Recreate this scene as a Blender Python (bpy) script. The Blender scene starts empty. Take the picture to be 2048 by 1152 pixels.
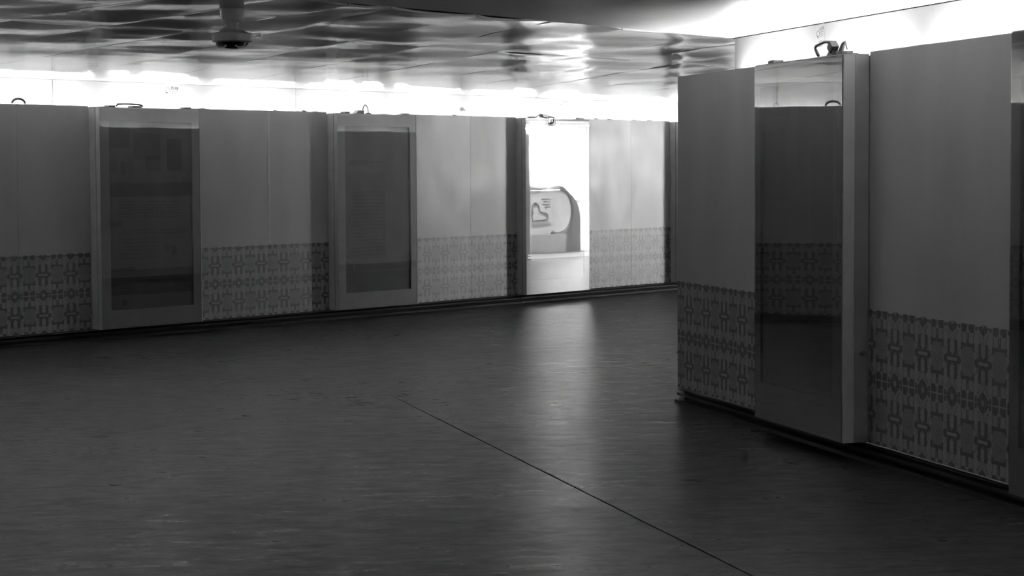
import bpy, bmesh, math, random
from mathutils import Matrix, Vector

random.seed(7)
scene = bpy.context.scene
col = scene.collection

# ------------------------------------------------------------------ camera, world, exposure
F_PX, PITCH, ROLL, EYE = 4250.8, 0.05571, -0.00563, 1.6
cam_d = bpy.data.cameras.new('camera')
cam_d.sensor_width = 36.0
cam_d.lens = 36.0 * F_PX / 2048.0
cam_d.clip_end = 200
cam = bpy.data.objects.new('camera', cam_d)
col.objects.link(cam)
cam.matrix_world = (Matrix.Translation((0, 0, EYE)) @ Matrix.Rotation(math.pi / 2 - PITCH, 4, 'X')
                    @ Matrix.Rotation(ROLL, 4, 'Z'))
scene.camera = cam

world = bpy.data.worlds.new('world')
world.use_nodes = True
world.node_tree.nodes['Background'].inputs['Color'].default_value = (0, 0, 0, 1)
scene.world = world
vs = scene.view_settings
vs.view_transform = 'Standard'
vs.look = 'None'
vs.gamma = 1.0
vs.use_curve_mapping = False
vs.exposure = 0.08

TUBE_L = 215.0       # radiance of the cove tubes
WINDOW_L = 140.0     # daylight in the escalator opening
HALL_FILL_L = 4500.0       # added fill tubes that brighten the mirrored escalator hall
PANEL_L = 190.0       # its square ceiling lights

# ------------------------------------------------------------------ plan of the place (metres)
AL, AR = math.radians(37.762), math.radians(-14.878)
UL, NL = Vector((math.sin(AL), math.cos(AL), 0)), Vector((-math.cos(AL), math.sin(AL), 0))
UR, NR = Vector((math.sin(AR), math.cos(AR), 0)), Vector((math.cos(AR), -math.sin(AR), 0))
DL, DR, DE, DN = 15.489, 4.824, 7.99, -2.68
COVE = 0.334         # depth of the light cove behind the cladding
ZTOP, ZBOT, ZTILE, ZC = 2.223, 0.106, 0.837, 2.478
BOXD = 0.155


def frame(x, y, o):
    m = Matrix.Identity(4)
    for i in range(3):
        m[i][0], m[i][1], m[i][2], m[i][3] = x[i], y[i], (0, 0, 1)[i], o[i]
    return m


FL = frame(UL, NL, NL * DL)          # local x = s
FR = frame(-UR, NR, NR * DR)         # local x = -s
FE = frame(-UL, -NL, NL * DE)        # local x = -s
FN = frame(UR, -NR, NR * DN)         # local x = s


def ab(a, b):
    """plan point from the distances to the right wall direction (a) and left wall direction (b)"""
    det = NR.x * NL.y - NR.y * NL.x
    return Vector(((a * NL.y - NR.y * b) / det, (NR.x * b - a * NL.x) / det, 0))


def at(x, y, depth):
    """world point on the pixel ray at a given forward distance (used once, to measure the place)"""
    u, v = x - 1024, y - 576
    c, s = math.cos(ROLL), math.sin(ROLL)
    u, v = u * c - v * s, u * s + v * c
    a, up = u / F_PX, -v / F_PX
    cp, sp = math.cos(PITCH), math.sin(PITCH)
    d = Vector((a, cp + sp * up, -sp + cp * up))
    return Vector((0, 0, EYE)) + d * (depth / d.y)


# ------------------------------------------------------------------ materials
class NT:
    def __init__(self, name):
        self.mat = bpy.data.materials.new(name)
        self.mat.use_nodes = True
        self.t = self.mat.node_tree
        self.bsdf = self.t.nodes['Principled BSDF']

    def n(self, kind, **kw):
        nd = self.t.nodes.new(kind)
        for k, v in kw.items():
            setattr(nd, k, v)
        return nd

    def put(self, sock, v):
        if isinstance(v, bpy.types.NodeSocket):
            self.t.links.new(v, sock)
        else:
            sock.default_value = v

    def m(self, op, a, b=0.0, c=0.0, clamp=False):
        nd = self.n('ShaderNodeMath', operation=op, use_clamp=clamp)
        self.put(nd.inputs[0], a)
        self.put(nd.inputs[1], b)
        self.put(nd.inputs[2], c)
        return nd.outputs[0]

    def noise(self, vec, scale, detail=4, rough=.55, dist=0.0):
        nd = self.n('ShaderNodeTexNoise')
        if vec is not None:
            self.put(nd.inputs['Vector'], vec)
        nd.inputs['Scale'].default_value = scale
        nd.inputs['Detail'].default_value = detail
        nd.inputs['Roughness'].default_value = rough
        nd.inputs['Distortion'].default_value = dist
        return nd.outputs[0]

    def mapping(self, vec, scale=(1, 1, 1), rot=(0, 0, 0), loc=(0, 0, 0)):
        nd = self.n('ShaderNodeMapping')
        self.put(nd.inputs['Vector'], vec)
        nd.inputs['Scale'].default_value = scale
        nd.inputs['Rotation'].default_value = rot
        nd.inputs['Location'].default_value = loc
        return nd.outputs[0]

    def coord(self, which='Object'):
        return self.n('ShaderNodeTexCoord').outputs[which]

    def rng(self, v, a, b, c, d):
        nd = self.n('ShaderNodeMapRange')
        self.put(nd.inputs[0], v)
        for i, x in enumerate((a, b, c, d)):
            nd.inputs[i + 1].default_value = x
        return nd.outputs[0]

    def grey(self, v):
        nd = self.n('ShaderNodeCombineColor')
        for i in range(3):
            self.put(nd.inputs[i], v)
        return nd.outputs[0]

    def bump(self, h, strength, distance=0.01):
        nd = self.n('ShaderNodeBump')
        nd.inputs['Strength'].default_value = strength
        nd.inputs['Distance'].default_value = distance
        self.put(nd.inputs['Height'], h)
        self.t.links.new(nd.outputs[0], self.bsdf.inputs['Normal'])

    def set(self, **kw):
        for k, v in kw.items():
            self.put(self.bsdf.inputs[k.replace('_', ' ')], v)
        return self


def plain(name, v, rough=.5, metal=0.0, var=.12, nscale=6.0, spec=.5):
    t = NT(name)
    nz = t.noise(t.coord(), nscale, 5)
    t.set(Base_Color=t.grey(t.rng(nz, .3, .7, v * (1 - var), v * (1 + var))), Roughness=rough, Metallic=metal)
    t.bsdf.inputs['Specular IOR Level'].default_value = spec
    return t.mat


def emitter(name, v, strength):
    t = NT(name)
    t.set(Base_Color=(v, v, v, 1))
    t.bsdf.inputs['Emission Color'].default_value = (1, 1, 1, 1)
    t.bsdf.inputs['Emission Strength'].default_value = strength
    return t.mat


def panel_material():
    t = NT('cladding_paint')
    co = t.coord()
    v = t.m('ADD', t.noise(t.mapping(co, (1, 1, .25)), 2.2, 4), t.m('MULTIPLY', t.noise(co, 60, 3), .18))
    t.set(Base_Color=t.grey(t.rng(v, .35, .85, .36, .46)),
          Roughness=t.rng(t.noise(co, 3.0, 4), .3, .7, .34, .46))
    t.bump(t.noise(co, 140, 2), .04, .002)
    return t.mat


def ceiling_material(name, lo, hi, r0, r1, metal, coat=0.0):
    t = NT(name)
    co = t.coord('Generated')
    ob = t.coord('Object')
    streak = t.noise(t.mapping(ob, (1.2, 7.0, 1)), 1.5, 6, .6, .4)
    fine = t.noise(t.mapping(ob, (6, 26, 1)), 1.0, 5, .65, .6)
    t.set(Base_Color=t.grey(t.rng(streak, .3, .7, lo, hi)), Metallic=metal,
          Roughness=t.rng(t.m('ADD', t.m('MULTIPLY', streak, .6), t.m('MULTIPLY', fine, .4)), .32, .68, r0, r1))
    t.bump(fine, .025, .004)
    t.bsdf.inputs['Coat Weight'].default_value = coat
    t.bsdf.inputs['Coat Roughness'].default_value = .30
    return t.mat


def floor_material():
    t = NT('floor_vinyl')
    ob = t.coord('Object')
    turned = t.mapping(ob, (1, 1, 1), (0, 0, math.radians(-6)))
    scuff = t.noise(t.mapping(turned, (2.6, 5.0, 1)), 1.6, 8, .70, .6)
    fine = t.noise(t.mapping(turned, (11, 22, 1)), 1.0, 5, .75)
    broad = t.noise(ob, .45, 3)
    v = t.m('ADD', t.m('MULTIPLY', scuff, .6), t.m('ADD', t.m('MULTIPLY', fine, .25), t.m('MULTIPLY', broad, .22)))
    df = t.n('ShaderNodeBsdfDiffuse')
    t.put(df.inputs['Color'], t.grey(t.rng(v, .36, .78, .006, .026)))
    gl = t.n('ShaderNodeBsdfAnisotropic')
    t.put(gl.inputs['Color'], t.grey(t.rng(v, .34, .78, .06, .15)))
    t.put(gl.inputs['Roughness'], t.rng(v, .42, .74, .36, .22))
    bp = t.n('ShaderNodeBump')
    bp.inputs['Strength'].default_value = .08
    bp.inputs['Distance'].default_value = .004
    t.put(bp.inputs['Height'], t.m('ADD', t.m('MULTIPLY', scuff, .8), t.m('MULTIPLY', fine, .5)))
    t.put(gl.inputs['Normal'], bp.outputs[0])
    ad = t.n('ShaderNodeAddShader')
    t.t.links.new(df.outputs[0], ad.inputs[0])
    t.t.links.new(gl.outputs[0], ad.inputs[1])
    t.t.links.new(ad.outputs[0], [n for n in t.t.nodes if n.type == 'OUTPUT_MATERIAL'][0].inputs[0])
    t.t.nodes.remove(t.bsdf)
    return t.mat


def tile_material():
    """ornamental print: one repeat per tile, folded into a quarter (a to the cross column, b to the star row)"""
    t = NT('tile_glaze')
    uv = t.n('ShaderNodeSeparateXYZ')
    t.put(uv.inputs[0], t.coord('UV'))
    u, v = uv.outputs[0], uv.outputs[1]
    W, H = TILE_W, TILE_H
    a = t.m('MULTIPLY', t.m('MINIMUM', u, t.m('SUBTRACT', 1.0, u)), W)
    b = t.m('MULTIPLY', t.m('MINIMUM', v, t.m('SUBTRACT', 1.0, v)), H)
    CA, CB = W / 2, H / 2

    def soft(d, w=.003):
        return t.m('SUBTRACT', .5, t.m('DIVIDE', d, w), clamp=True)

    def box(cx, hx, cy, hy):
        return soft(t.m('MAXIMUM', t.m('SUBTRACT', t.m('ABSOLUTE', t.m('SUBTRACT', a, cx)), hx),
                        t.m('SUBTRACT', t.m('ABSOLUTE', t.m('SUBTRACT', b, cy)), hy)))

    def dist(cx, cy):
        da, db = t.m('SUBTRACT', a, cx), t.m('SUBTRACT', b, cy)
        return t.m('SQRT', t.m('ADD', t.m('MULTIPLY', da, da), t.m('MULTIPLY', db, db)))

    def ring(cx, cy, r, w):
        return soft(t.m('SUBTRACT', t.m('ABSOLUTE', t.m('SUBTRACT', dist(cx, cy), r)), w))

    def diamond(cx, cy, r):
        return soft(t.m('SUBTRACT', t.m('ADD', t.m('ABSOLUTE', t.m('SUBTRACT', a, cx)),
                                        t.m('ABSOLUTE', t.m('SUBTRACT', b, cy))), r))

    def mx(*s):
        r = s[0]
        for q in s[1:]:
            r = t.m('MAXIMUM', r, q)
        return r

    dark = mx(box(0, .066, CB, .021), diamond(.074, CB, .024), box(.038, .016, .130, .038), box(.030, .010, .098, .008),
              box(.012, .022, .164, .008), box(CA, .014, .080, .032), box(CA - .030, .038, .108, .010),
              box(CA - .062, .011, .114, .018), box(.122, .024, .024, .022), box(.152, .006, .018, .016),
              t.m('MULTIPLY', ring(0, 0, .034, .018), .95), diamond(.052, .010, .014), box(.076, .010, .016, .014),
              t.m('MULTIPLY', ring(.070, .080, .036, .005), .6), t.m('MULTIPLY', ring(CA, CB, .026, .006), .6),
              t.m('MULTIPLY', ring(CA, CB, .0, .008), .8), t.m('MULTIPLY', ring(.088, .155, .022, .004), .55),
              t.m('MULTIPLY', ring(.0, .075, .020, .004), .5))
    light = mx(box(0, .054, CB, .008), box(0, .007, .132, .036), box(CA, .003, .03, .05), box(CA, .06, 0, .004),
               t.m('MULTIPLY', box(.078, .014, .080, .05), .5))
    med = t.m('ADD', .08, t.m('MULTIPLY', box(CA, .062, CB, .070), .36))
    k = t.m('SUBTRACT', t.m('MAXIMUM', dark, med), light, clamp=True)
    nz = t.noise(t.coord('Object'), 22, 4)
    k = t.m('ADD', k, t.m('MULTIPLY', t.m('SUBTRACT', nz, .5), .5), clamp=True)
    t.set(Base_Color=t.grey(t.rng(k, 0, 1, .26, .05)), Roughness=.42)
    return t.mat


def poster_material(name, base, rects, lines, blot, seed):
    """flat print: grey blocks, bands of unreadable text lines and blotches"""
    t = NT(name)
    uvs = t.coord('UV')
    uv = t.n('ShaderNodeSeparateXYZ')
    t.put(uv.inputs[0], uvs)
    u, v = uv.outputs[0], uv.outputs[1]
    warp = t.m('MULTIPLY', t.m('SUBTRACT', t.noise(uvs, 3.0, 2), .5), .015)
    v = t.m('ADD', v, warp)

    def rect(u0, u1, v0, v1):
        return t.m('MULTIPLY', t.m('MULTIPLY', t.m('GREATER_THAN', u, u0), t.m('LESS_THAN', u, u1)),
                   t.m('MULTIPLY', t.m('GREATER_THAN', v, v0), t.m('LESS_THAN', v, v1)))
    val = t.m('MULTIPLY', t.m('SUBTRACT', t.noise(t.mapping(uvs, (2, 3, 1), loc=(seed, seed, 0)), 1.6, 5, .55), .5), blot)
    val = t.m('ADD', val, base)
    for (u0, u1, v0, v1, dv) in rects:
        val = t.m('ADD', val, t.m('MULTIPLY', rect(u0, u1, v0, v1), dv))
    words = t.m('GREATER_THAN', t.noise(t.mapping(uvs, (42, 90, 1)), 1.0, 2), .44)
    for (u0, u1, v0, v1, n, dv) in lines:
        row = t.m('LESS_THAN', t.m('FRACT', t.m('MULTIPLY', t.m('SUBTRACT', v, v0), n / (v1 - v0))), .5)
        val = t.m('ADD', val, t.m('MULTIPLY', t.m('MULTIPLY', rect(u0, u1, v0, v1), row), t.m('MULTIPLY', words, dv)))
    t.set(Base_Color=t.grey(t.m('MAXIMUM', val, .02)), Roughness=.6)
    return t.mat


def pane_material():
    t = NT('acrylic_sheet')
    tr = t.n('ShaderNodeBsdfTransparent')
    tr.inputs[0].default_value = (.94, .94, .94, 1)
    gl = t.n('ShaderNodeBsdfAnisotropic')
    gl.inputs['Color'].default_value = (1, 1, 1, 1)
    co = t.coord('Object')
    smear = t.noise(t.mapping(co, (3, 3, 1.2)), 1.2, 5, .6)
    t.put(gl.inputs['Roughness'], t.rng(smear, .40, .75, .004, .03))
    bp = t.n('ShaderNodeBump')
    bp.inputs['Strength'].default_value = .02
    bp.inputs['Distance'].default_value = .02
    t.put(bp.inputs['Height'], t.noise(co, 1.6, 1))
    t.put(gl.inputs['Normal'], bp.outputs[0])
    fr = t.n('ShaderNodeFresnel')
    fr.inputs['IOR'].default_value = 1.5
    geo = t.n('ShaderNodeNewGeometry')
    fac = t.m('MULTIPLY', t.m('MULTIPLY', fr.outputs[0], 3.1, clamp=True), t.m('SUBTRACT', 1.0, geo.outputs['Backfacing']))   # both faces of the sheet counted on its front
    mix = t.n('ShaderNodeMixShader')
    t.put(mix.inputs[0], fac)
    t.t.links.new(tr.outputs[0], mix.inputs[1])
    t.t.links.new(gl.outputs[0], mix.inputs[2])
    t.t.links.new(mix.outputs[0], t.n('ShaderNodeOutputMaterial').inputs[0])
    out = [n for n in t.t.nodes if n.type == 'OUTPUT_MATERIAL']
    t.t.nodes.remove(t.bsdf)
    t.t.nodes.remove(out[0])
    return t.mat


TILE_W, TILE_H = .331, .378
MAT = dict(
    panel=panel_material(),
    wall=plain('white_wall_sheet', .33, .5, 0, .03, 2.0), batten=plain('batten_white', .8, .5), wall_near=plain('near_wall_sheet', .26, .5, 0, .03, 2.0), paper_near=plain('near_notice_paper', .29, .6, 0, .02),  # near wall and notice copies darkened in colour to offset strong cove light
    dark=plain('dark_plinth', .006, .8, spec=.1),
    rail=plain('rail_metal', .010, .6, .0, spec=.15),
    black=plain('black_void', .008, .9),
    strip=plain('joint_strip_paint', .50, .4),
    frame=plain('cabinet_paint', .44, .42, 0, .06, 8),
    body_dim=plain('dim_body_paint', .19, .45, 0, .08, 8), frame_dim=plain('dim_cabinet_paint', .18, .42, 0, .08, 8), body=plain('cabinet_body_paint', .42, .42, 0, .08, 8),  # dim copies of the cabinet paint: weaker light put into the colour
    far_ceiling=ceiling_material('brushed_ceiling_sheet', .90, .96, .09, .22, .75, .0),
    near_ceiling=ceiling_material('painted_ceiling_sheet', .78, .84, .38, .46, .0),
    floor=floor_material(), tile=tile_material(), pane=pane_material(),
    steel=plain('clip_steel', .10, .5, .2), lock=plain('black_lock', .015, .35),
    cam_white=plain('camera_housing', .92, .35), cam_grey=plain('pendant_pipe_paint', .6, .35),
    dome=plain('smoked_dome', .004, .06, 0, .0), glint=plain('bubble_glint', .92, .35, 0.0),
    paper=plain('notice_paper', .35, .6, 0, .02), paper_white=plain('white_sign_paper', .85, .5, 0, .02), ink=plain('print_ink', .012, .6), faint=plain('pale_ink', .07, .6),
    tube=emitter('tube_glow', .9, TUBE_L), square=emitter('ceiling_light_diffuser', .9, PANEL_L), fill_tube=emitter('fill_tube_glow', .9, HALL_FILL_L),
    daylight=emitter('daylit_frosted_glass', .9, WINDOW_L),
    hall=plain('hall_white', .80, .5, 0, .04), hall_floor=plain('hall_floor_stone', .35, .4, 0, .2, 3),
    balustrade=plain('balustrade_panel', .72, .3), rubber=plain('handrail_rubber', .03, .4),
    skirt=plain('escalator_skirt', .40, .35, .3), grey=plain('mid_grey_metal', .09, .5, .2),
    crumb=plain('crumb', .05, .9),
)


# ------------------------------------------------------------------ mesh helpers
class MB:
    def __init__(self):
        self.v, self.f, self.uv = [], [], {}

    def poly_prism(self, pts, z0, z1):
        n, k = len(pts), len(self.v)
        self.v += [(p[0], p[1], z0) for p in pts] + [(p[0], p[1], z1) for p in pts]
        self.f.append([k + i for i in reversed(range(n))])
        self.f.append([k + n + i for i in range(n)])
        for i in range(n):
            j = (i + 1) % n
            self.f.append([k + i, k + j, k + n + j, k + n + i])
        return self

    def box(self, x0, x1, y0, y1, z0, z1):
        return self.poly_prism([(x0, y0), (x1, y0), (x1, y1), (x0, y1)], z0, z1)

    def hexa(self, p):
        """p: 4 bottom points, 4 top points"""
        k = len(self.v)
        self.v += [tuple(q) for q in p]
        for f in ((3, 2, 1, 0), (4, 5, 6, 7), (0, 1, 5, 4), (1, 2, 6, 5), (2, 3, 7, 6), (3, 0, 4, 7)):
            self.f.append([k + i for i in f])
        return self

    def tube(self, pts, r, n=8, closed=False):
        pts = [Vector(p) for p in pts]
        k, m = len(self.v), len(pts)
        up = Vector((.31, .22, .92)).normalized()
        for i, p in enumerate(pts):
            if closed:
                d = pts[(i + 1) % m] - pts[i - 1]
            else:
                d = pts[min(i + 1, m - 1)] - pts[max(i - 1, 0)]
            d.normalize()
            x = d.cross(up)
            if x.length < 1e-3:
                x = d.cross(Vector((1, 0, 0)))
            x.normalize()
            y = d.cross(x)
            for j in range(n):
                t = 2 * math.pi * j / n
                self.v.append(tuple(p + x * r * math.cos(t) + y * r * math.sin(t)))
        for i in range(m if closed else m - 1):
            a, b = k + i * n, k + ((i + 1) % m) * n
            for j in range(n):
                q = (j + 1) % n
                self.f.append([a + j, a + q, b + q, b + j])
        if not closed:
            self.f.append([k + j for j in reversed(range(n))])
            self.f.append([k + (m - 1) * n + j for j in range(n)])
        return self

    def lathe(self, prof, n=40, c=(0, 0)):
        k = len(self.v)
        for r, z in prof:
            for j in range(n):
                t = 2 * math.pi * j / n
                self.v.append((c[0] + r * math.cos(t), c[1] + r * math.sin(t), z))
        for i in range(len(prof) - 1):
            for j in range(n):
                q = (j + 1) % n
                self.f.append([k + i * n + j, k + (i + 1) * n + j, k + (i + 1) * n + q, k + i * n + q])
        self.f.append([k + j for j in range(n)])
        self.f.append([k + (len(prof) - 1) * n + j for j in reversed(range(n))])
        return self

    def mesh(self, name, mat, smooth=False, bevel=0):
        me = bpy.data.meshes.new(name)
        me.from_pydata(self.v, [], self.f)
        bm = bmesh.new()
        bm.from_mesh(me)
        bmesh.ops.recalc_face_normals(bm, faces=bm.faces)
        if bevel:
            bmesh.ops.bevel(bm, geom=list(bm.edges), offset=bevel, segments=2, affect='EDGES', profile=.6)
        bm.to_mesh(me)
        bm.free()
        me.materials.append(MAT[mat])
        if smooth:
            for p in me.polygons:
                p.use_smooth = True
        return me

    def build(self, name, mat, parent=None, smooth=False, bevel=0):
        return link(name, self.mesh(name, mat, smooth, bevel), parent)


def link(name, me, parent=None, loc=(0, 0, 0)):
    o = bpy.data.objects.new(name, me)
    col.objects.link(o)
    o.parent = parent
    o.location = loc
    return o


def tag(o, label, cat, group=None):
    o['label'], o['category'] = label, cat
    if group:
        o['group'] = group
    return o


def thing(name, label, cat, mat4, group=None):
    o = bpy.data.objects.new(name, None)
    col.objects.link(o)
    o.empty_display_size = .1
    o.matrix_world = mat4
    return tag(o, label, cat, group)


def structure(name, label, cat, mat4=None, me=None):
    o = bpy.data.objects.new(name, me)
    col.objects.link(o)
    if mat4 is not None:
        o.matrix_world = mat4
    o['kind'] = 'structure'
    return tag(o, label, cat)


def T(x, y, z):
    return Matrix.Translation((x, y, z))


def copy_tree(o, mat4):
    c = o.copy()
    col.objects.link(c)
    c.matrix_world = mat4
    for ch in list(o.children):
        d = ch.copy()
        col.objects.link(d)
        d.parent = c
    return c


# ------------------------------------------------------------------ floor
def clip(poly, p, d, keep):
    """keep the part of a polygon on one side of the line through p along d"""
    nrm = Vector((-d.y, d.x, 0)) * keep
    out = []
    for i in range(len(poly)):
        a, b = poly[i], poly[(i + 1) % len(poly)]
        da, db = (a - p).dot(nrm), (b - p).dot(nrm)
        if da >= 0:
            out.append(a)
        if (da >= 0) != (db >= 0):
            out.append(a + (b - a) * (da / (da - db)))
    return out


floor = structure('floor', 'dark scuffed sheet floor of the underpass', 'floor',
                  me=MB().poly_prism([(-16, -9), (34, -9), (34, 48), (-16, 48)], -.06, -.014).mesh('floor_bed', 'black'))
pieces = [[Vector((-16, -9, 0)), Vector((34, -9, 0)), Vector((34, 48, 0)), Vector((-16, 48, 0))]]
CROSS = Vector((2.52, .35, 0)).normalized()
cuts = [(NL * 9.85, UL, .003, None), (NR * 3.03, UR, .0065, 'near'),
        (Vector((-1.41, 14.42, 0)), CROSS, .003, 'near'), (Vector((-1.09, 10.94, 0)), CROSS, .003, 'near'),
        (Vector((-1.0, 7.4, 0)), CROSS, .003, 'near'), (Vector((-1.0, 2.4, 0)), CROSS, .003, 'near'),
        (NL * 9.85 + UL * 24, NL, .0015, 'far')]
for p, d, gap, only in cuts:
    nrm = Vector((-d.y, d.x, 0))
    res = []
    for q in pieces:
        cen = sum(q, Vector()) / len(q)
        far = cen.dot(NL) > 9.85
        if only and (only == 'far') != far:
            res.append(q)
            continue
        for keep in (1, -1):
            r = clip(q, p + nrm * gap * keep, d, keep)
            if len(r) > 2:
                res.append(r)
    pieces = res
for q in pieces:
    MB().poly_prism(q, -.014, 0).build('floor_sheet', 'floor', floor)

# ------------------------------------------------------------------ ceiling
ceiling = structure('ceiling', 'ceiling of large wavy metal sheets', 'ceiling',
                    me=MB().poly_prism([(-16, -9), (34, -9), (34, 48), (-16, 48)], 2.62, 2.70).mesh('ceiling_deck', 'black'))


def ceiling_sheet(a00, a10, a01, a11, b0, b1, nx, ny, mat, zf, name='ceiling_sheet'):
    """sheet bounded by b (distance to the left wall line); a00, a10 its sides at b0, a01, a11 at b1"""
    g = .004
    a00, a10, a01, a11, b0, b1 = a00 + g, a10 - g, a01 + g, a11 - g, b0 + g, b1 - g
    o0 = ab((a00 + a10 + a01 + a11) / 4, (b0 + b1) / 2)
    vs_, fs_ = [], []
    for k in (0, 1):
        for j in range(ny + 1):
            for i in range(nx + 1):
                fu, fv = i / nx, j / ny
                p = ab((a00 + (a10 - a00) * fu) * (1 - fv) + (a01 + (a11 - a01) * fu) * fv, b0 + (b1 - b0) * fv) - o0
                vs_.append((p.x, p.y, zf(i / nx, j / ny) + .012 * k))
    w = nx + 1
    half = w * (ny + 1)
    for j in range(ny):
        for i in range(nx):
            q = [j * w + i, j * w + i + 1, (j + 1) * w + i + 1, (j + 1) * w + i]
            fs_.append(q[::-1])
            fs_.append([x + half for x in q])
    edge = ([i for i in range(w)] + [j * w + nx for j in range(1, ny + 1)] + [ny * w + i for i in range(nx - 1, -1, -1)]
            + [j * w for j in range(ny - 1, 0, -1)])
    for i in range(len(edge)):
        p, q = edge[i], edge[(i + 1) % len(edge)]
        fs_.append([p, q, q + half, p + half])
    mb = MB()
    mb.v, mb.f = vs_, fs_
    me = mb.mesh(name, mat, True)
    try:
        me.set_sharp_from_angle(angle=math.radians(40))
    except Exception:
        pass
    return link(name, me, ceiling, (o0.x, o0.y, ZC))


def wavy(seed, amp, tilt_u, tilt_v, lip, length, wall_fade=1.5):
    r = random.Random(seed)
    ph = [r.uniform(0, 6.28) for _ in range(6)]
    k1, k2, k3 = length / r.uniform(2.2, 3.4), length / r.uniform(1.1, 1.7), length / r.uniform(.5, .8)
    pil = r.uniform(-.004, .009)

    def f(u, v):
        z = amp * (math.sin(6.28 * k1 * v + ph[0] + 2.2 * u) + .55 * math.sin(6.28 * k2 * v + ph[1] - 2.9 * u)
                   + .14 * math.sin(6.28 * k3 * v + ph[2] + 4.1 * u))
        z *= .45 + .55 * (1 - (2 * u - 1) ** 4)
        z += tilt_u * (u - .5) + tilt_v * (v - .5)
        z -= pil * (1 - (2 * u - 1) ** 2)
        z += lip * max(0, abs(2 * u - 1) - .82) / .18
        fade = min(1, (1 - v) * wall_fade) ** 1.6      # held flat where it meets the wall
        return z * fade
    return f


# the seams fan out round the bend: side distances at the cross seam (b = 9.82) and at the long wall
S982 = [.98, 1.52, 2.01, 2.67, 3.32, 3.99, 4.81, 5.38, 6.00, 6.66]
S158 = [-.97, -.06, 1.02, 1.85, 2.72, 3.62, 4.43, 5.32, 6.14, 6.97]
for k in range(6):
    S982.insert(0, S982[0] - .60)
    S158.insert(0, S158[0] - .95)
for k in range(15):
    S982.append(S982[-1] + .82)
    S158.append(S158[-1] + .86)
S766 = [a + (a - b) * .36 for a, b in zip(S982, S158)]
seed = 0
for i in range(len(S982) - 1):
    for (b0, b1, ny) in ((7.66, 9.82, 26), (9.82, DL + COVE, 76)):
        seed += 1
        r = random.Random(seed * 13)
        lo, hi = (S766, S982) if b0 < 9 else (S982, S158)
        zf = wavy(seed, .0095, r.uniform(-.010, .010), r.uniform(-.006, .006), r.uniform(-.001, .003), (b1 - b0) / .795, 1.05 if b0 > 9 else 6)
        ceiling_sheet(lo[i], lo[i + 1], hi[i], hi[i + 1], b0, b1, 8, ny, 'far_ceiling', zf)
rows = [7.66, 5.92, 5.2, 3.4, 1.6, -.2, -2.0, -3.8, -5.6]
for j in range(len(rows) - 1):
    b1, b0 = rows[j], rows[j + 1]

    def sag(u, v, j=j):
        z = .012 * math.sin(math.pi * max(0, min(1, (u - .35) / .6))) * (v if j == 0 else 0)
        z += .003 * math.sin(5 * u + j) * math.sin(3.1 * v)
        return z * min(1, (1 - u) * 8)
    ceiling_sheet(DN - COVE, DR + COVE, DN - COVE, DR + COVE, b0, b1, 30, 8, 'near_ceiling', sag)


# ------------------------------------------------------------------ walls with cladding, tiles and light coves
def tile_mesh(u0, u1, v0, v1, scallop):
    """a glazed tile: front outline may be scalloped at the top, uv = place in the repeat"""
    n = 24 if scallop else 1
    w = (u1 - u0) * TILE_W - .0008
    zb, zt = v0 * TILE_H, v1 * TILE_H - .0008

    def top(u):
        if not scallop:
            return zt
        m = min(u % 1, 1 - u % 1)
        bump_ = .004 * math.sin(u * 40) * .5
        if .28 < m < .46:
            bump_ += .009
        elif m < .14:
            bump_ += .012 * math.cos(m / .14 * 1.4)
        return zt - .012 + bump_
    vv, ff, uvs = [], [], []
    for i in range(n + 1):
        f = i / n
        u = u0 + (u1 - u0) * f
        zz = top(u)
        for (y, z) in ((-.0035, zb), (-.0035, zz), (0, zb), (0, zz)):
            vv.append((w * f, y, z))
            uvs.append((u, z / TILE_H))
    for i in range(n):
        a, b = 4 * i, 4 * i + 4
        ff += [[a, b, b + 1, a + 1], [a + 1, b + 1, b + 3, a + 3], [b, a, a + 2, b + 2]]
    ff += [[0, 1, 3, 2], [4 * n, 4 * n + 2, 4 * n + 3, 4 * n + 1]]
    me = bpy.data.meshes.new('tile')
    me.from_pydata(vv, [], ff)
    lay = me.uv_layers.new(name='UVMap')
    for lp in me.loops:
        lay.data[lp.index].uv = uvs[lp.vertex_index]
    me.materials.append(MAT['tile'])
    return me


TILES = {}


def get_tile(u0, u1, v0, v1, sc):
    k = (round(u0, 3), round(u1, 3), round(v0, 3), round(v1, 3), sc)
    if k not in TILES:
        TILES[k] = tile_mesh(u0, u1, v0, v1, sc)
    return TILES[k]


ROW_MID = ZTILE - TILE_H


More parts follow.
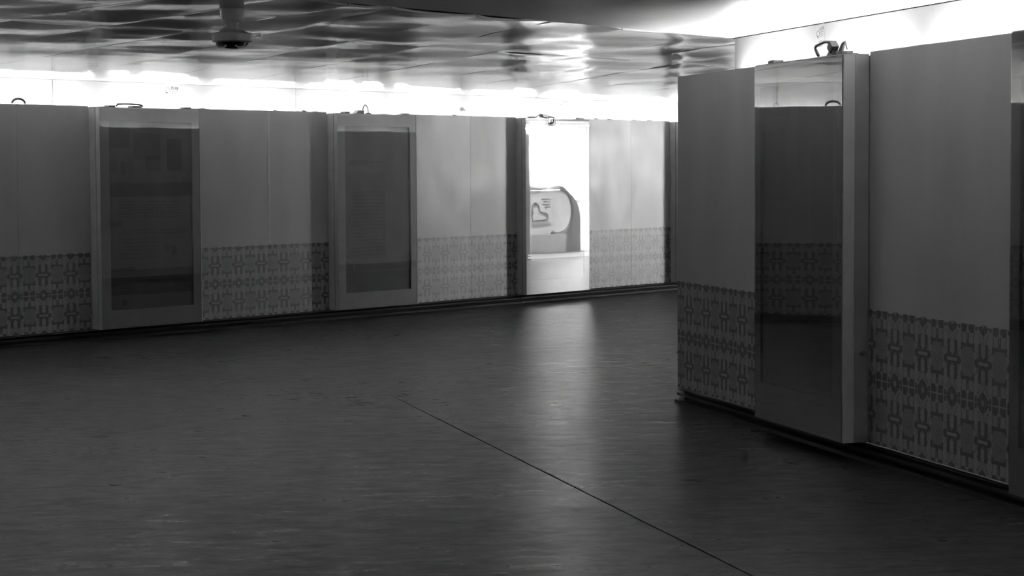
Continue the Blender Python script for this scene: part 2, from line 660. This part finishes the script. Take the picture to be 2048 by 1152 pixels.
def cladding(root, x0, x1, phase, tilt=(0, 0), tiles=True, zbot=ZBOT):
    """one painted cladding sheet from x0 to x1 with its two rows of tiles; tilt = how far each edge stands out"""
    g = .0015
    xa, xb = x0 + g, x1 - g
    t0, t1 = tilt
    mb = MB()
    mb.hexa([(xa, -t0, zbot), (xb, -t1, zbot), (xb, .03 - t1, zbot), (xa, .03 - t0, zbot),
             (xa, -t0, ZTOP), (xb, -t1, ZTOP), (xb, .03 - t1, ZTOP), (xa, .03 - t0, ZTOP)])
    p = mb.build('cladding_panel', 'panel', root)
    if tiles:
        ang = math.atan2(-(t1 - t0), xb - xa)
        k0 = math.floor((xa - phase) / TILE_W)
        k = k0
        while phase + k * TILE_W < xb - .01:
            s = max(xa, phase + k * TILE_W)
            e = min(xb, phase + (k + 1) * TILE_W)
            if e - s > .012:
                u0, u1 = (s - phase) / TILE_W - k, (e - phase) / TILE_W - k
                f = (s - xa) / (xb - xa)
                y = -(t0 + (t1 - t0) * f)
                for (zo, v0, v1, sc) in ((ROW_MID, 0, 1, True), (ROW_MID - TILE_H, (zbot + .002 - ROW_MID + TILE_H) / TILE_H, 1, False)):
                    o = link('tile', get_tile(u0, u1, v0, v1, sc), p, (s, y, zo))
                    o.rotation_euler.z = ang
            k += 1
    return p


def wall(name, label, mat4, x0, x1, seams_, sheet='wall'):
    """the real wall behind the cladding: slab, white upper sheets, plinth and base rails"""
    mid = (x0 + x1) / 2
    root = structure(name, label, 'wall', mat4,
                     MB().box(x0, x1, COVE + .006, COVE + .12, 0, ZC + .1).mesh(name, 'black'))
    xs = [x0] + sorted(s for s in seams_ if x0 < s < x1) + [x1]
    for a, b in zip(xs, xs[1:]):
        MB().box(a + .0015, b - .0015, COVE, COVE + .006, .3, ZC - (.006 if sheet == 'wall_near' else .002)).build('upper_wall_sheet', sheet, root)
    return root


def plinth(root, x0, x1):
    MB().box(x0, x1, .05, .09, 0, ZBOT + .01).build('plinth', 'dark', root)
    MB().box(x0, x1, -.012, .05, .052, .068).box(x0, x1, .0, .05, .085, .092).build('base_rail', 'rail', root)
    MB().box(x0, x1, -.03, .05, 0, .022).build('floor_channel', 'rail', root)


lamp0 = None


def lamps(mat4, x0, x1, label, group, off=0.0):
    """fluorescent battens standing end to end on the wall in the cove, with gaps between their tubes"""
    global lamp0
    if lamp0 is None:
        lamp0 = thing('fluorescent_lamp', label, 'lamp', mat4 @ T(x0, 0, 2.12), group)
        MB().tube([(-.575, COVE - .066, .03), (.575, COVE - .066, .03)], .014, 10).build('tube', 'tube', lamp0)
        MB().box(-.62, .62, COVE - .034, COVE - .001, -.03, .012).box(-.64, -.585, COVE - .095, COVE - .001, -.02, .047) \
            .box(.585, .64, COVE - .095, COVE - .001, -.02, .047).build('batten', 'batten', lamp0)
        o = lamp0
    else:
        o = copy_tree(lamp0, mat4 @ T(x0, 0, 2.12))
        o['label'], o['group'] = label, group
    x = x0 + 1.41
    while x + .6 < x1:
        copy_tree(o, mat4 @ T(x, 0, 2.12))
        x += 1.41


# left (outer) wall
wl = wall('wall_left', 'long wall with painted cladding, patterned tiles and a lit cove above', FL, 8.5, 38.0,
          [13.36 + 3.3 * k for k in range(-1, 8)])
plinth(wl, 8.6, 38.0)
BW = 1.30
LB = [(13.478, 14.777), (16.786, 18.086), (20.082, 21.37), (23.40, 24.70)]
LB = [(a, a + BW) for a, b in LB]
cladding(wl, 9.0, 10.3, 10.17)
cladding(wl, 10.3, 11.5, 10.17)
cladding(wl, 11.5, 12.62, LB[0][0] + .08 - 6 * TILE_W)
cladding(wl, 12.62, LB[0][0], LB[0][0] + .08 - 6 * TILE_W)
cladding(wl, LB[0][1], 15.89, LB[0][1] - .006)
cladding(wl, 15.89, LB[1][0], LB[0][1] - .006)
MB().box(15.875, 15.915, -.0025, -.0001, ZTILE + .01, ZTOP).build('joint_strip', 'strip', wl)
cladding(wl, LB[1][1], 19.219, LB[1][1] - .01, (.016, 0))
cladding(wl, 19.219, LB[2][0], LB[1][1] - .01, (0, .010))
cladding(wl, LB[2][1], 22.5, LB[2][1] + .01, (.003, 0))
cladding(wl, 22.5, LB[3][0], LB[2][1] + .01, (0, .004))
x = LB[3][1]
while x < 37.5:
    cladding(wl, x, min(x + 1.2, 38), x, tiles=False)
    x += 1.2
for (a, b) in LB:
    MB().box(a + .002, b - .002, 0, .03, ZBOT, ZTOP - .02).build('backing_panel', 'panel', wl)
lamps(FL, 9.1 - .18, 37.6, 'white fluorescent tube in the cove of the long wall with the mirror-bright cabinet',
      'tube lamps in the long wall cove')

# right wall
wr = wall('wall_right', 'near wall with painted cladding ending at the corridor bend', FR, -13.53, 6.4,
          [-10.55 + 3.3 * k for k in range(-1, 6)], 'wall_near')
CORNER = -13.729
RB = [(-11.918, -11.918 + BW), (-8.757, -8.757 + BW)]
plinth(wr, CORNER, 6.4)
phR1 = -13.497
cladding(wr, CORNER, -12.64, phR1, (.003, 0))
cladding(wr, -12.64, RB[0][0], phR1, (.003, 0))
phR2 = -10.282
cladding(wr, RB[0][1], -9.281, phR2, (0, .002))
cladding(wr, -9.281, RB[1][0], phR2, (.006, 0))
x = RB[1][1]
while x < 6.2:
    cladding(wr, x, min(x + 1.2, 6.4), x, tiles=False)
    x += 1.2
for (a, b) in RB:
    MB().box(a + .002, b - .002, 0, .03, ZBOT, ZTOP - .02).build('backing_panel', 'panel', wr)
lamps(FR, -12.78, 2.0, 'white fluorescent tube in the cove of the near wall',
      'tube lamps in the near wall cove')

# inner wall beyond the bend, facing the long wall, up to the escalator hall
cornerE = ab(DR, DE)
sE = cornerE.dot(UL)
we = wall('wall_end', 'wall beyond the corner facing the long wall, ending at the escalator hall', FE, -29.80, -sE - .38,
          [-26.0, -22.7, -19.4, -16.1])
plinth(we, -29.8, -sE)
x = -29.8
while x < -sE - .02:
    cladding(we, x, min(x + 1.21, -sE - .001), x, tiles=False)
    x += 1.21
lamps(FE, -29.0, -sE - .5, 'white fluorescent tube in the cove of the wall facing the long wall',
      'tube lamps in the far inner cove')

# outer wall on the camera's other side, and the two closed ends
wn = wall('wall_side', 'cladded wall opposite the near wall', FN, -6.4, 17.3, [0, 5, 10])
plinth(wn, -6.4, 17.3)
x = -6.4
while x < 17.2:
    cladding(wn, x, min(x + 1.2, 17.3), x, tiles=False)
    x += 1.2
lamps(FN, -2.5, 17.0, 'white fluorescent tube in the cove of the wall opposite the near wall', 'tube lamps in the opposite cove')
structure('wall_back', 'plain closing wall at the near end of the corridor', 'wall', frame(NR, UR, UR * -6.5),
          MB().box(-3.2, 5.4, -.1, 0, 0, ZC + .1).mesh('wall_back', 'panel'))
structure('wall_far', 'plain closing wall at the far end of the corridor', 'wall', frame(-NL, UL, UL * 38.05),
          MB().box(-16, -3.9, 0, .1, 0, ZC + .1).mesh('wall_far', 'panel'))


# ------------------------------------------------------------------ escalator hall (seen only as a reflection)
def hall_box(name, label, x0, x1, y0, y1, z0=0, z1=ZC + .1, mat='hall', kind='wall'):
    return structure(name, label, kind, FE, MB().box(x0, x1, y0, y1, z0, z1).mesh(name, mat))


# local x = -s, local y = depth behind the inner wall
hall_box('wall_hall_back', 'white rear wall of the escalator hall', -38, -29.0, 3.45, 3.55)
hall_box('wall_hall_side', 'white side wall of the escalator hall', -29.80, -29.70, COVE + .13, 3.45)
hall_box('wall_hall_end', 'white end wall of the escalator hall with a daylit window', -34.84, -34.72, .0, 3.45)
hall_box('ceiling_hall', 'white ceiling of the escalator hall', -38, -29.8, .34, 3.45, ZC + .002, ZC + .03, kind='ceiling')
hall_box('floor_hall', 'pale stone floor of the escalator hall', -38, -29.85, .1, 3.45, .0005, .004, 'hall_floor', 'floor')
wnd = structure('window_1', 'bright daylit frosted window in the end wall of the escalator hall', 'window', FE,
                MB().box(-34.72, -34.70, 2.30, 3.44, .95, 2.45).mesh('window_frame', 'frame'))
for (y0, y1) in ((2.33, 2.86), (2.89, 3.42)):
    MB().box(-34.70, -34.695, y0, y1, .98, 2.42).build('window_pane', 'daylight', wnd)
for i, (hx, hy) in enumerate(((-31.2, 2.1), (-30.7, 1.2))):  # added fill tubes, kept outside the mirrored view
    o = thing('hall_fill_lamp', 'unseen fill tube added under the ceiling of the escalator hall', 'lamp', FE @ T(hx, hy, 2.36),
              'added fill lamps of the escalator hall')
    MB().tube([(-.6, 0, 0), (.6, 0, 0)], .02, 10).build('tube', 'fill_tube', o)
    MB().box(-.64, .64, -.06, .06, .045, .12).box(-.64, -.6, -.025, .025, -.025, .05) \
        .box(.6, .64, -.025, .025, -.025, .05).build('batten', 'hall', o)


for (hx, hy) in ((-33.3, 1.35), (-33.7, 2.75)):
    o = thing('ceiling_light', 'square ceiling light of the escalator hall', 'ceiling light', FE @ T(hx, hy, ZC + .001), 'ceiling lights of the escalator hall')
    MB().box(-.6, .6, -.55, -.5, -.05, 0).box(-.6, .6, .5, .55, -.05, 0).box(-.6, -.55, -.5, .5, -.05, 0).box(.55, .6, -.5, .5, -.05, 0).build('frame', 'hall', o)
    MB().box(-.55, .55, -.5, .5, -.035, -.02).build('diffuser', 'square', o)


def loop_pts(x0, x1, r, zc, zt, y, n=20):
    pts = [(x0, y, zt)]
    pts.append((x1 + r, y, zt))
    for i in range(n + 1):
        t = math.pi / 2 + i * (math.pi * 1.15) / n
        pts.append((x1 + r + r * math.cos(t), y, zc + r * math.sin(t)))
    return pts


esc = thing('escalator', 'landing end of an escalator with rounded handrails in the bright hall', 'escalator', FE @ T(-33.5, 1.55, 0))
for yy in (0.0, 1.15):
    r = .45
    pr = loop_pts(3.4, .30, r, .80, 1.25, 0)
    poly = [(p[0], p[2]) for p in loop_pts(3.4, .35, r - .05, .80, 1.20, 0)] + [(1.0, .36), (3.4, .36)]
    mb = MB().poly_prism(poly, 0, .02)
    mb.v = [(v[0], yy + v[2], v[1]) for v in mb.v]
    mb.build('balustrade', 'balustrade', esc)
    MB().tube([(p[0], yy + .01, p[2]) for p in pr], .042, 8).build('handrail', 'rubber', esc, True)
    MB().box(.62, 3.4, yy - .06, yy + .08, 0, .37).build('skirt', 'skirt', esc, bevel=.01)
hp = [(.62 + .66 * math.cos(t), .62 + .58 * math.sin(t)) for t in [math.pi / 2 + i * math.pi / 24 for i in range(13)]] + [(-.02, .012), (.75, .012)]
hm = MB().poly_prism(hp, .05, .20)
hm.v = [(v[0], v[2], v[1]) for v in hm.v]
hm.build('newel_housing', 'grey', esc)
MB().box(-.5, 3.4, -.1, 1.3, .004, .012).build('landing_plate', 'grey', esc)
MB().box(.45, 3.4, .1, 1.12, .012, .05).build('step_tread', 'grey', esc)
sign = thing('safety_notice', 'white safety notice with a boot outline on the escalator side', 'sign', FE @ T(-32.54, 1.545, .80))
MB().box(0, .69, -.006, 0, -.24, .28).build('sheet', 'paper_white', sign)
boot = [(.0, .10), (.06, .14), (.16, .13), (.22, .10), (.24, .0), (.30, -.04), (.46, -.05), (.53, -.10), (.52, -.17), (.44, -.19), (.02, -.19), (-.02, -.10)]
MB().tube([(.66 - p[0], -.010, p[1] + .02) for p in boot], .013, 6, True).build('boot_outline', 'ink', sign)
mbx = MB()
for k in range(4):
    mbx.box(.06, .06 + (.28, .22, .26, .18)[k], -.0085, -.006, .22 - k * .05, .24 - k * .05)
mbx.build('print_lines', 'faint', sign)

# ------------------------------------------------------------------ poster cabinets
PM = {}
PM[0] = poster_material('poster_photo_text', .21,
                        [(0, 1, .60, .675, -.07), (.70, .88, .74, .91, -.08), (.02, .11, .73, .80, -.05), (.14, .20, .72, .79, -.06),
                         (.22, .30, .74, .82, -.03), (.30, .62, .80, .94, -.05), (.44, .62, .74, .82, -.05), (0, .25, .86, .97, -.06),
                         (.0, .15, .445, .475, -.06), (0, .30, .205, .225, -.07), (0, 1, .075, .21, -.08), (.14, .19, .02, .05, -.06),
                         (.66, .72, .30, .34, -.05), (.74, .80, .28, .33, -.06), (0, 1, .215, .60, .02)],
                        [(.10, .94, .49, .585, 6, -.05), (.10, .96, .40, .43, 2, -.05), (.10, .60, .27, .39, 6, -.045),
                         (.05, .6, .10, .19, 5, .02)], .16, 2.3)
PM[1] = poster_material('poster_text_sheet', .24,
                        [(0, .12, 0, 1, .02), (.08, .36, .765, .795, -.05), (.38, .6, .78, .79, -.04), (0, .62, .20, .72, -.03),
                         (0, 1, .0, .12, -.05)],
                        [(.06, .62, .22, .62, 18, -.04), (.12, .66, .93, .985, 3, -.03)], .16, 5.1)
PM[2] = poster_material('poster_pale_sheet', .40, [(0, 1, .0, .2, -.02)], [], .10, 8.8)
PM[3] = poster_material('poster_dark_sheet', .15,
                        [(0, .32, .62, .86, -.035), (0, .28, .42, .50, -.05), (.68, .98, .48, .80, -.03), (.5, .62, .72, .95, -.03),
                         (0, .4, .90, .97, -.03), (0, 1, .22, .26, -.03)], [], .13, 3.7)


def cabinet(mat4, x0, label, poster, margins, paint='frame', body='body', name='poster_cabinet', group=None):
    """body on the wall, a groove, a thick hinged door with border, poster and full acrylic sheet"""
    c = thing(name, label, 'cabinet', mat4 @ T(x0 + BW / 2, 0, 0), group)
    h, z0, z1 = BW / 2, ZBOT + .001, 2.205
    MB().box(-h, h, -.088, -.0045, z0, z1).build('body', body, c, bevel=.003)
    MB().box(-h + .006, h - .006, -.096, -.088, z0 + .006, z1 - .006).build('door_gasket', 'black', c)
    l, r, t, b = margins
    hr = h - .016                       # the door stops short of the body rim on its free side
    fr = c
    mb = MB()
    mb.box(-h, -h + l, -.150, -.096, z0, z1).box(hr - r, hr, -.150, -.096, z0, z1)
    mb.box(-h + l, hr - r, -.150, -.096, z1 - t, z1).box(-h + l, hr - r, -.150, -.096, z0, z0 + b)
    door = mb.build('door', paint, c)
    MB().box(h - .010, h, -.152, -.088, z0, z1).build('edge_strip', 'strip' if body == 'body' else 'frame', c)
    me = MB()
    k = [(-h + l, -.132, z0 + b), (hr - r, -.132, z0 + b), (hr - r, -.132, z1 - t), (-h + l, -.132, z1 - t)]
    me.hexa([(k[0][0], -.134, k[0][2]), (k[1][0], -.134, k[1][2]), (k[1][0], -.128, k[1][2]), (k[0][0], -.128, k[0][2]),
             (k[3][0], -.134, k[3][2]), (k[2][0], -.134, k[2][2]), (k[2][0], -.128, k[2][2]), (k[3][0], -.128, k[3][2])])
    po = me.build('poster', 'frame', door)
    po.data.materials.clear()
    po.data.materials.append(PM[poster])
    lay = po.data.uv_layers.new(name='UVMap')
    for lp in po.data.loops:
        v = po.data.vertices[lp.vertex_index].co
        lay.data[lp.index].uv = ((v.x - k[0][0]) / (k[1][0] - k[0][0]), (v.z - k[0][2]) / (k[2][2] - k[0][2]))
    MB().box(-h + .001, hr - .001, -.1545, -.1505, z0 + .001, z1 - .001).build('acrylic_pane', 'pane', door)
    MB().box(-h, h, -.152, -.0045, z1, z1 + .006).build('top_cap', 'body', c)
    for xx in ((-.53, .45) if body == 'body' else (-.45, .535)):
        MB().box(xx, xx + .085, -.150, -.085, z1 + .006, z1 + .024).box(xx - .02, xx + .10, -.13, -.06, z1 + .006, z1 + .012) \
            .build('hinge_clip', 'steel', c, bevel=.003)
    return c


MG = (.115, .095, .130, .175)
cabinet(FL, LB[0][0], 'poster cabinet with a photo-and-text poster, under the no-smoking notice', 0, MG)
c2 = cabinet(FL, LB[1][0], 'poster cabinet with a text poster scraped white in its lower corner', 1, MG)
cabinet(FL, LB[2][0], 'pale poster cabinet mirroring the bright escalator hall', 2, (.11, .10, .12, .17))
cabinet(FL, LB[3][0], 'poster cabinet half hidden behind the projecting wall corner', 1, MG)
c5 = cabinet(FR, RB[0][0], 'dark poster cabinet with a black-shackled padlock on top', 3, (.085, .13, .13, .22), 'frame_dim', 'body_dim')
cabinet(FR, RB[1][0], 'dark poster cabinet on the near wall with no padlock on top', 3, (.085, .13, .13, .22), 'frame_dim', 'body_dim')
mb = MB()
for q in (((-.52, .66), (-.47, .635), (-.445, .585), (-.475, .61)), ((-.40, .59), (-.378, .585), (-.372, .50), (-.392, .53))):
    b_ = [(p[0], p[1]) for p in q]
    k = MB().poly_prism(b_, 0, .001)
    k.v = [(v[0], -.1345 - v[2], v[1]) for v in k.v]
    n0 = len(mb.v)
    mb.v += k.v
    mb.f += [[i + n0 for i in f] for f in k.f]
mb.build('torn_patch', 'paper', [q for q in c2.children if q.name.startswith('door')and not q.name.startswith('door_')][0])


# ------------------------------------------------------------------ padlocks and cables on the cabinet tops
def arc(cx, cy, cz, rx, rz, a0, a1, n=14, sy=0.0):
    return [(cx + rx * math.cos(a0 + (a1 - a0) * i / n), cy + sy * i / n, cz + rz * math.sin(a0 + (a1 - a0) * i / n)) for i in range(n + 1)]


ZT = 2.2125


def lock_thing(mat4, x, label):
    return thing('padlock', label, 'padlock', mat4 @ T(x, -.10, ZT))


o = lock_thing(FL, LB[0][0] + .43, 'flat padlock with a long low shackle on the photo-and-text poster cabinet')
MB().box(.0, .13, -.03, .03, 0, .018).build('lock_body', 'grey', o, bevel=.004)
MB().tube([(-.17, 0, .010), (-.155, 0, .030), (-.02, 0, .034), (.10, 0, .032), (.15, 0, .024), (.165, 0, .010)], .009).build('shackle', 'lock', o, True)
o = lock_thing(FL, LB[1][0] + .42, 'small padlock with a thin upright wire loop on the text poster cabinet')
MB().hexa([(-.10, -.03, 0), (.04, -.03, 0), (.04, .03, 0), (-.10, .03, 0), (-.05, -.03, .035), (.03, -.03, .035), (.03, .03, .035), (-.05, .03, .035)]) \
    .build('lock_body', 'grey', o, bevel=.004)
MB().tube(arc(.085, 0, .008, .045, .085, math.pi, 0), .007).build('shackle', 'lock', o, True)
MB().box(.11, .16, -.02, .02, 0, .012).build('hasp', 'grey', o)
o = lock_thing(FL, LB[2][0] + .42, 'small padlock with a hanging wire ring on the pale mirroring cabinet')
MB().hexa([(-.04, -.03, .012), (.07, -.03, 0), (.07, .03, 0), (-.04, .03, .012), (-.06, -.03, .05), (.07, -.03, .045), (.07, .03, .045), (-.06, .03, .05)]) \
    .build('lock_body', 'lock', o, bevel=.004)
MB().tube(arc(0, 0, .008, .14, .035, math.pi, 0), .006).build('shackle', 'lock', o, True)
MB().tube([(.075 + .075 * math.cos(t * .3142), -.069, -.035 + .06 * math.sin(t * .3142)) for t in range(20)], .003, 6, True).build('wire_ring', 'grey', o, True)
MB().tube([(.07, 0, .02), (.10, -.03, .016), (.12, -.070, .008), (.105, -.070, -.05), (.05, -.070, -.07)], .010).build('shackle_arm', 'grey', o, True)
o = lock_thing(FR, RB[0][0] + 1.0, 'black padlock with a thick bent shackle on the dark poster cabinet')
MB().tube([(-.12, -.02, .009), (-.165, -.02, .048), (-.165, -.02, .058), (-.15, -.02, .066), (-.06, -.01, .082), (-.03, 0, .080), (.0, 0, .060)], .0085, 10).build('shackle', 'lock', o, True)
MB().hexa([(-.005, -.022, .045), (.035, -.022, .012), (.035, .022, .012), (-.005, .022, .045),
           (.030, -.022, .085), (.072, -.022, .050), (.072, .022, .050), (.030, .022, .085)]).build('lock_body', 'lock', o, bevel=.004)
MB().hexa([(-.04, -.01, 0), (.04, -.01, 0), (.04, .03, 0), (-.04, .03, 0), (.0, -.01, .03), (.06, -.01, .03), (.06, .03, .03), (.0, .03, .03)]).build('hasp', 'steel', o)
MB().hexa([(.03, .02, 0), (.09, .02, 0), (.09, .03, 0), (.03, .03, 0), (.10, .02, .068), (.145, .02, .075), (.145, .03, .075), (.10, .03, .068)]).build('hasp_plate', 'steel', o)
MB().tube([(.14, .025, .074), (.165, .025, .03)], .004).build('hasp_pin', 'steel', o)
o = tag(MB().tube(arc(0, 0, 0, .075, .045, math.pi, 0), .012).build('cable_loop', 'grey', None, True),
        'short bent cable loop on the panel top beside the photo-and-text cabinet', 'cable')
o.matrix_world = FL @ T(12.66, .015, ZTOP + .004)
# crumbs left on the panel tops
for (s, w, h) in ((12.40, .10, .012), (16.02, .05, .010), (16.45, .06, .014), (14.98, .05, .008), (16.63, .10, .008), (18.95, .07, .010),
                  (21.75, .08, .012), (22.05, .10, .012), (22.6, .09, .010), (22.95, .12, .009)):
    r = random.Random(int(s * 100))
    mb = MB().hexa([(-w / 2, -.012, 0), (w / 2, -.012, 0), (w / 2, .012, 0), (-w / 2, .012, 0),
                    (-w * r.uniform(.1, .4), -.01, h), (w * r.uniform(.1, .3), -.01, h * .8), (w * .25, .01, h * .7), (-w * .3, .01, h)])
    o = tag(mb.build('crumb', 'crumb'), 'dark crumb of dirt on the top edge of the long wall panels', 'debris', 'crumbs on the panel tops')
    o.matrix_world = FL @ T(s, .015, ZTOP)


# ------------------------------------------------------------------ notices and small fittings on the upper walls
def text_mesh(body, size):
    cu = bpy.data.curves.new('lettering', 'FONT')
    cu.body = body
    cu.size = size
    cu.offset = size * .012
    ob = bpy.data.objects.new('lettering', cu)
    col.objects.link(ob)
    dg = bpy.context.evaluated_depsgraph_get()
    me = bpy.data.meshes.new_from_object(ob.evaluated_get(dg))
    bpy.data.objects.remove(ob)
    return me


def notice(mat4, x, z, k, label, rot, paper='paper'):
    o = thing('no_smoking_notice', label, 'notice', mat4 @ T(x, COVE - .001, z) @ Matrix.Rotation(rot, 4, 'Y'))
    MB().box(-.095 * k, .095 * k, -.0015, 0, -.135 * k, .105 * k).build('sheet', paper, o)
    me = text_mesh('禁止吸煙', .036 * k)
    me.materials.clear()
    me.materials.append(MAT['ink'])
    xs = [v.co.x for v in me.vertices] or [0, .1]
    sc = .10 * k / max(1e-4, max(xs) - min(xs))
    lo = min(xs)
    for v in me.vertices:
        v.co = Vector(((v.co.x - lo) * sc - .01 * k, -.0022, v.co.y * sc * 1.5 + .045 * k))
    link('lettering', me, o)
    mb_ = MB()
    for i, (a, b, zz, t) in enumerate(((-.005, .085, .028, .006), (.005, .075, .006, .006), (.0, .07, -.014, .005), (-.05, .045, -.055, .006), (-.05, .04, -.105, .005))):
        xx, j = a, 0
        while xx < b:
            w = (.012, .019, .009, .015)[(i + j) % 4]
            mb_.box(xx * k, min(b, xx + w) * k, -.0022, -.0015, (zz - t / 2) * k, (zz + t / 2) * k)
            xx += w + .004
            j += 1
    mb_.build('print_lines', 'faint', o)
    MB().box(-.078 * k, -.048 * k, -.0025, -.0015, .0 * k, .010 * k).build('cigarette_mark', 'ink', o)
    MB().tube([(-.05 * k + .03 * k * math.cos(t * .2618), -.002, .02 * k + .04 * k * math.sin(t * .2618)) for t in range(24)], .0018 * k, 6, True).build('ban_ring', 'faint', o)
    return o


def wall_s(mat4, x, y, off, sign=1):
    """along-wall and height coordinates of a pixel on a wall plane"""
    p0, p1 = Vector((0, 0, EYE)), at(x, y, 10)
    inv = mat4.inverted()
    a, b = inv @ p0, inv @ p1
    t = (off - a.y) / (b.y - a.y)
    q = a + (b - a) * t
    return q.x, q.z


q = wall_s(FL, 347, 180, COVE)
notice(FL, q[0], q[1], 1.0, 'no-smoking notice on the bright wall above the photo-and-text cabinet', math.radians(4))
q = wall_s(FL, 1130, 212, COVE)
notice(FL, q[0], q[1], .8, 'faded no-smoking notice on the bright wall above the pale mirroring cabinet', math.radians(2))
q = wall_s(FR, 1647, 78, COVE)
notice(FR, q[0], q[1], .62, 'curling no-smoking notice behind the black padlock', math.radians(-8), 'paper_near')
q = wall_s(FL, 109, 172, COVE)
o = thing('hanging_cord', 'thin cord with a small hook on the bright upper wall', 'cord', FL @ T(q[0], COVE - .004, 0))
MB().tube([(0, 0, ZC - .005), (.003, 0, 2.36), (0, 0, 2.27)], .0035, 6).build('cord', 'faint', o)
MB().tube(arc(.01, 0, 2.24, .022, .03, math.pi, -.3), .005, 6).build('hook', 'grey', o, True)
q = wall_s(FL, 927, 219, COVE)
o = thing('wall_bracket', 'small grey bracket on the bright wall between the cabinets', 'bracket', FL @ T(q[0], COVE, q[1]))
MB().hexa([(-.03, -.05, -.01), (.03, -.05, -.01), (.03, 0, -.01), (-.03, 0, -.01), (-.012, -.015, .03), (.012, -.015, .03), (.012, 0, .03), (-.012, 0, .03)]) \
    .build('bracket_body', 'steel', o)
MB().tube([(-.022, -.025, -.018), (-.022, -.025, -.01)], .005, 6).tube([(.022, -.025, -.018), (.022, -.025, -.01)], .005, 6).build('screw', 'grey', o)
q = wall_s(FL, 1046, 601, -.03)
for dz in (.03, .01):
    o = tag(MB().lathe([(.008, 0), (.011, .003), (.009, .012), (.004, .014)], 12).build('cap_nut', 'paper'),
            'pale cap nut on the base rail of the long wall', 'nut', 'cap nuts on the base rail')
    o.matrix_world = FL @ T(q[0], -.012 if dz > .02 else -.030, .060 if dz > .02 else .012) @ Matrix.Rotation(math.pi / 2, 4, 'X')
q = wall_s(FR, 1722, 713, -.05)
o = thing('door_knob', 'small round knob on the side of the dark poster cabinet', 'knob',
          FR @ T(RB[0][1], -.045, q[1]) @ Matrix.Rotation(math.pi / 2, 4, 'Y'))
MB().lathe([(.012, 0), (.012, .006), (.007, .008), (.007, .014), (.014, .018), (.015, .024), (.010, .030)], 16).build('knob_body', 'grey', o, True)

# ------------------------------------------------------------------ ceiling camera
DEP = 10.0
px = DEP / F_PX
top = at(470.5, 75, DEP)
o = thing('dome_camera', 'pendant dome camera with smoked bubble hanging from the ceiling', 'security camera',
          Matrix.Translation((top.x, top.y, 0)))


def zz(y):
    return top.z + (75 - y) * px


def prof(pts):
    return [(max(.0004, r * px), zz(y)) for r, y in pts]


MB().lathe([(24.5 * px, zz(12.5)), (24.5 * px, ZC + .03)]).build('pendant_pipe', 'cam_grey', o, True)
MB().lathe(prof([(20, 38), (22, 33.5), (24, 20), (25, 13.5), (25, 12.5)])).build('pipe_cap', 'cam_white', o, False)
MB().lathe(prof([(6, 39), (14, 37.6), (22.5, 34.4), (21, 33.5)])).build('cap_rim', 'cam_grey', o, False)
MB().lathe(prof([(8, 54), (7.6, 49), (10, 47), (13, 42), (14, 37)])).build('ball_joint', 'cam_white', o, True)
hb = MB().lathe(prof([(40, 76), (40.2, 62.5), (38, 60), (26, 57.5), (23, 54), (18, 52.8), (6, 52.8)])).build('housing', 'cam_white', o, False)
MB().lathe(prof([(33, 78.5), (39.5, 77.5), (40, 76)])).build('housing_rim', 'cam_grey', o, False)
bub = MB().lathe(prof([(1, 91.5), (10, 91), (20, 89), (28, 85), (32.5, 80), (33, 78)])).build('bubble', 'dome', o, True)
for s in (-1, 1):
    ln = MB().tube([((s * 18 + 10.5 * math.cos(t)) * px, -25 * px, zz(81) + 8.5 * px * math.sin(t)) for t in [i * math.pi / 12 - math.pi for i in range(13)]], 1.6 * px, 6)
    ln.build('bubble_glint', 'glint', bub, True)  # pale arcs imitate the cove lamps' reflections on the bubble
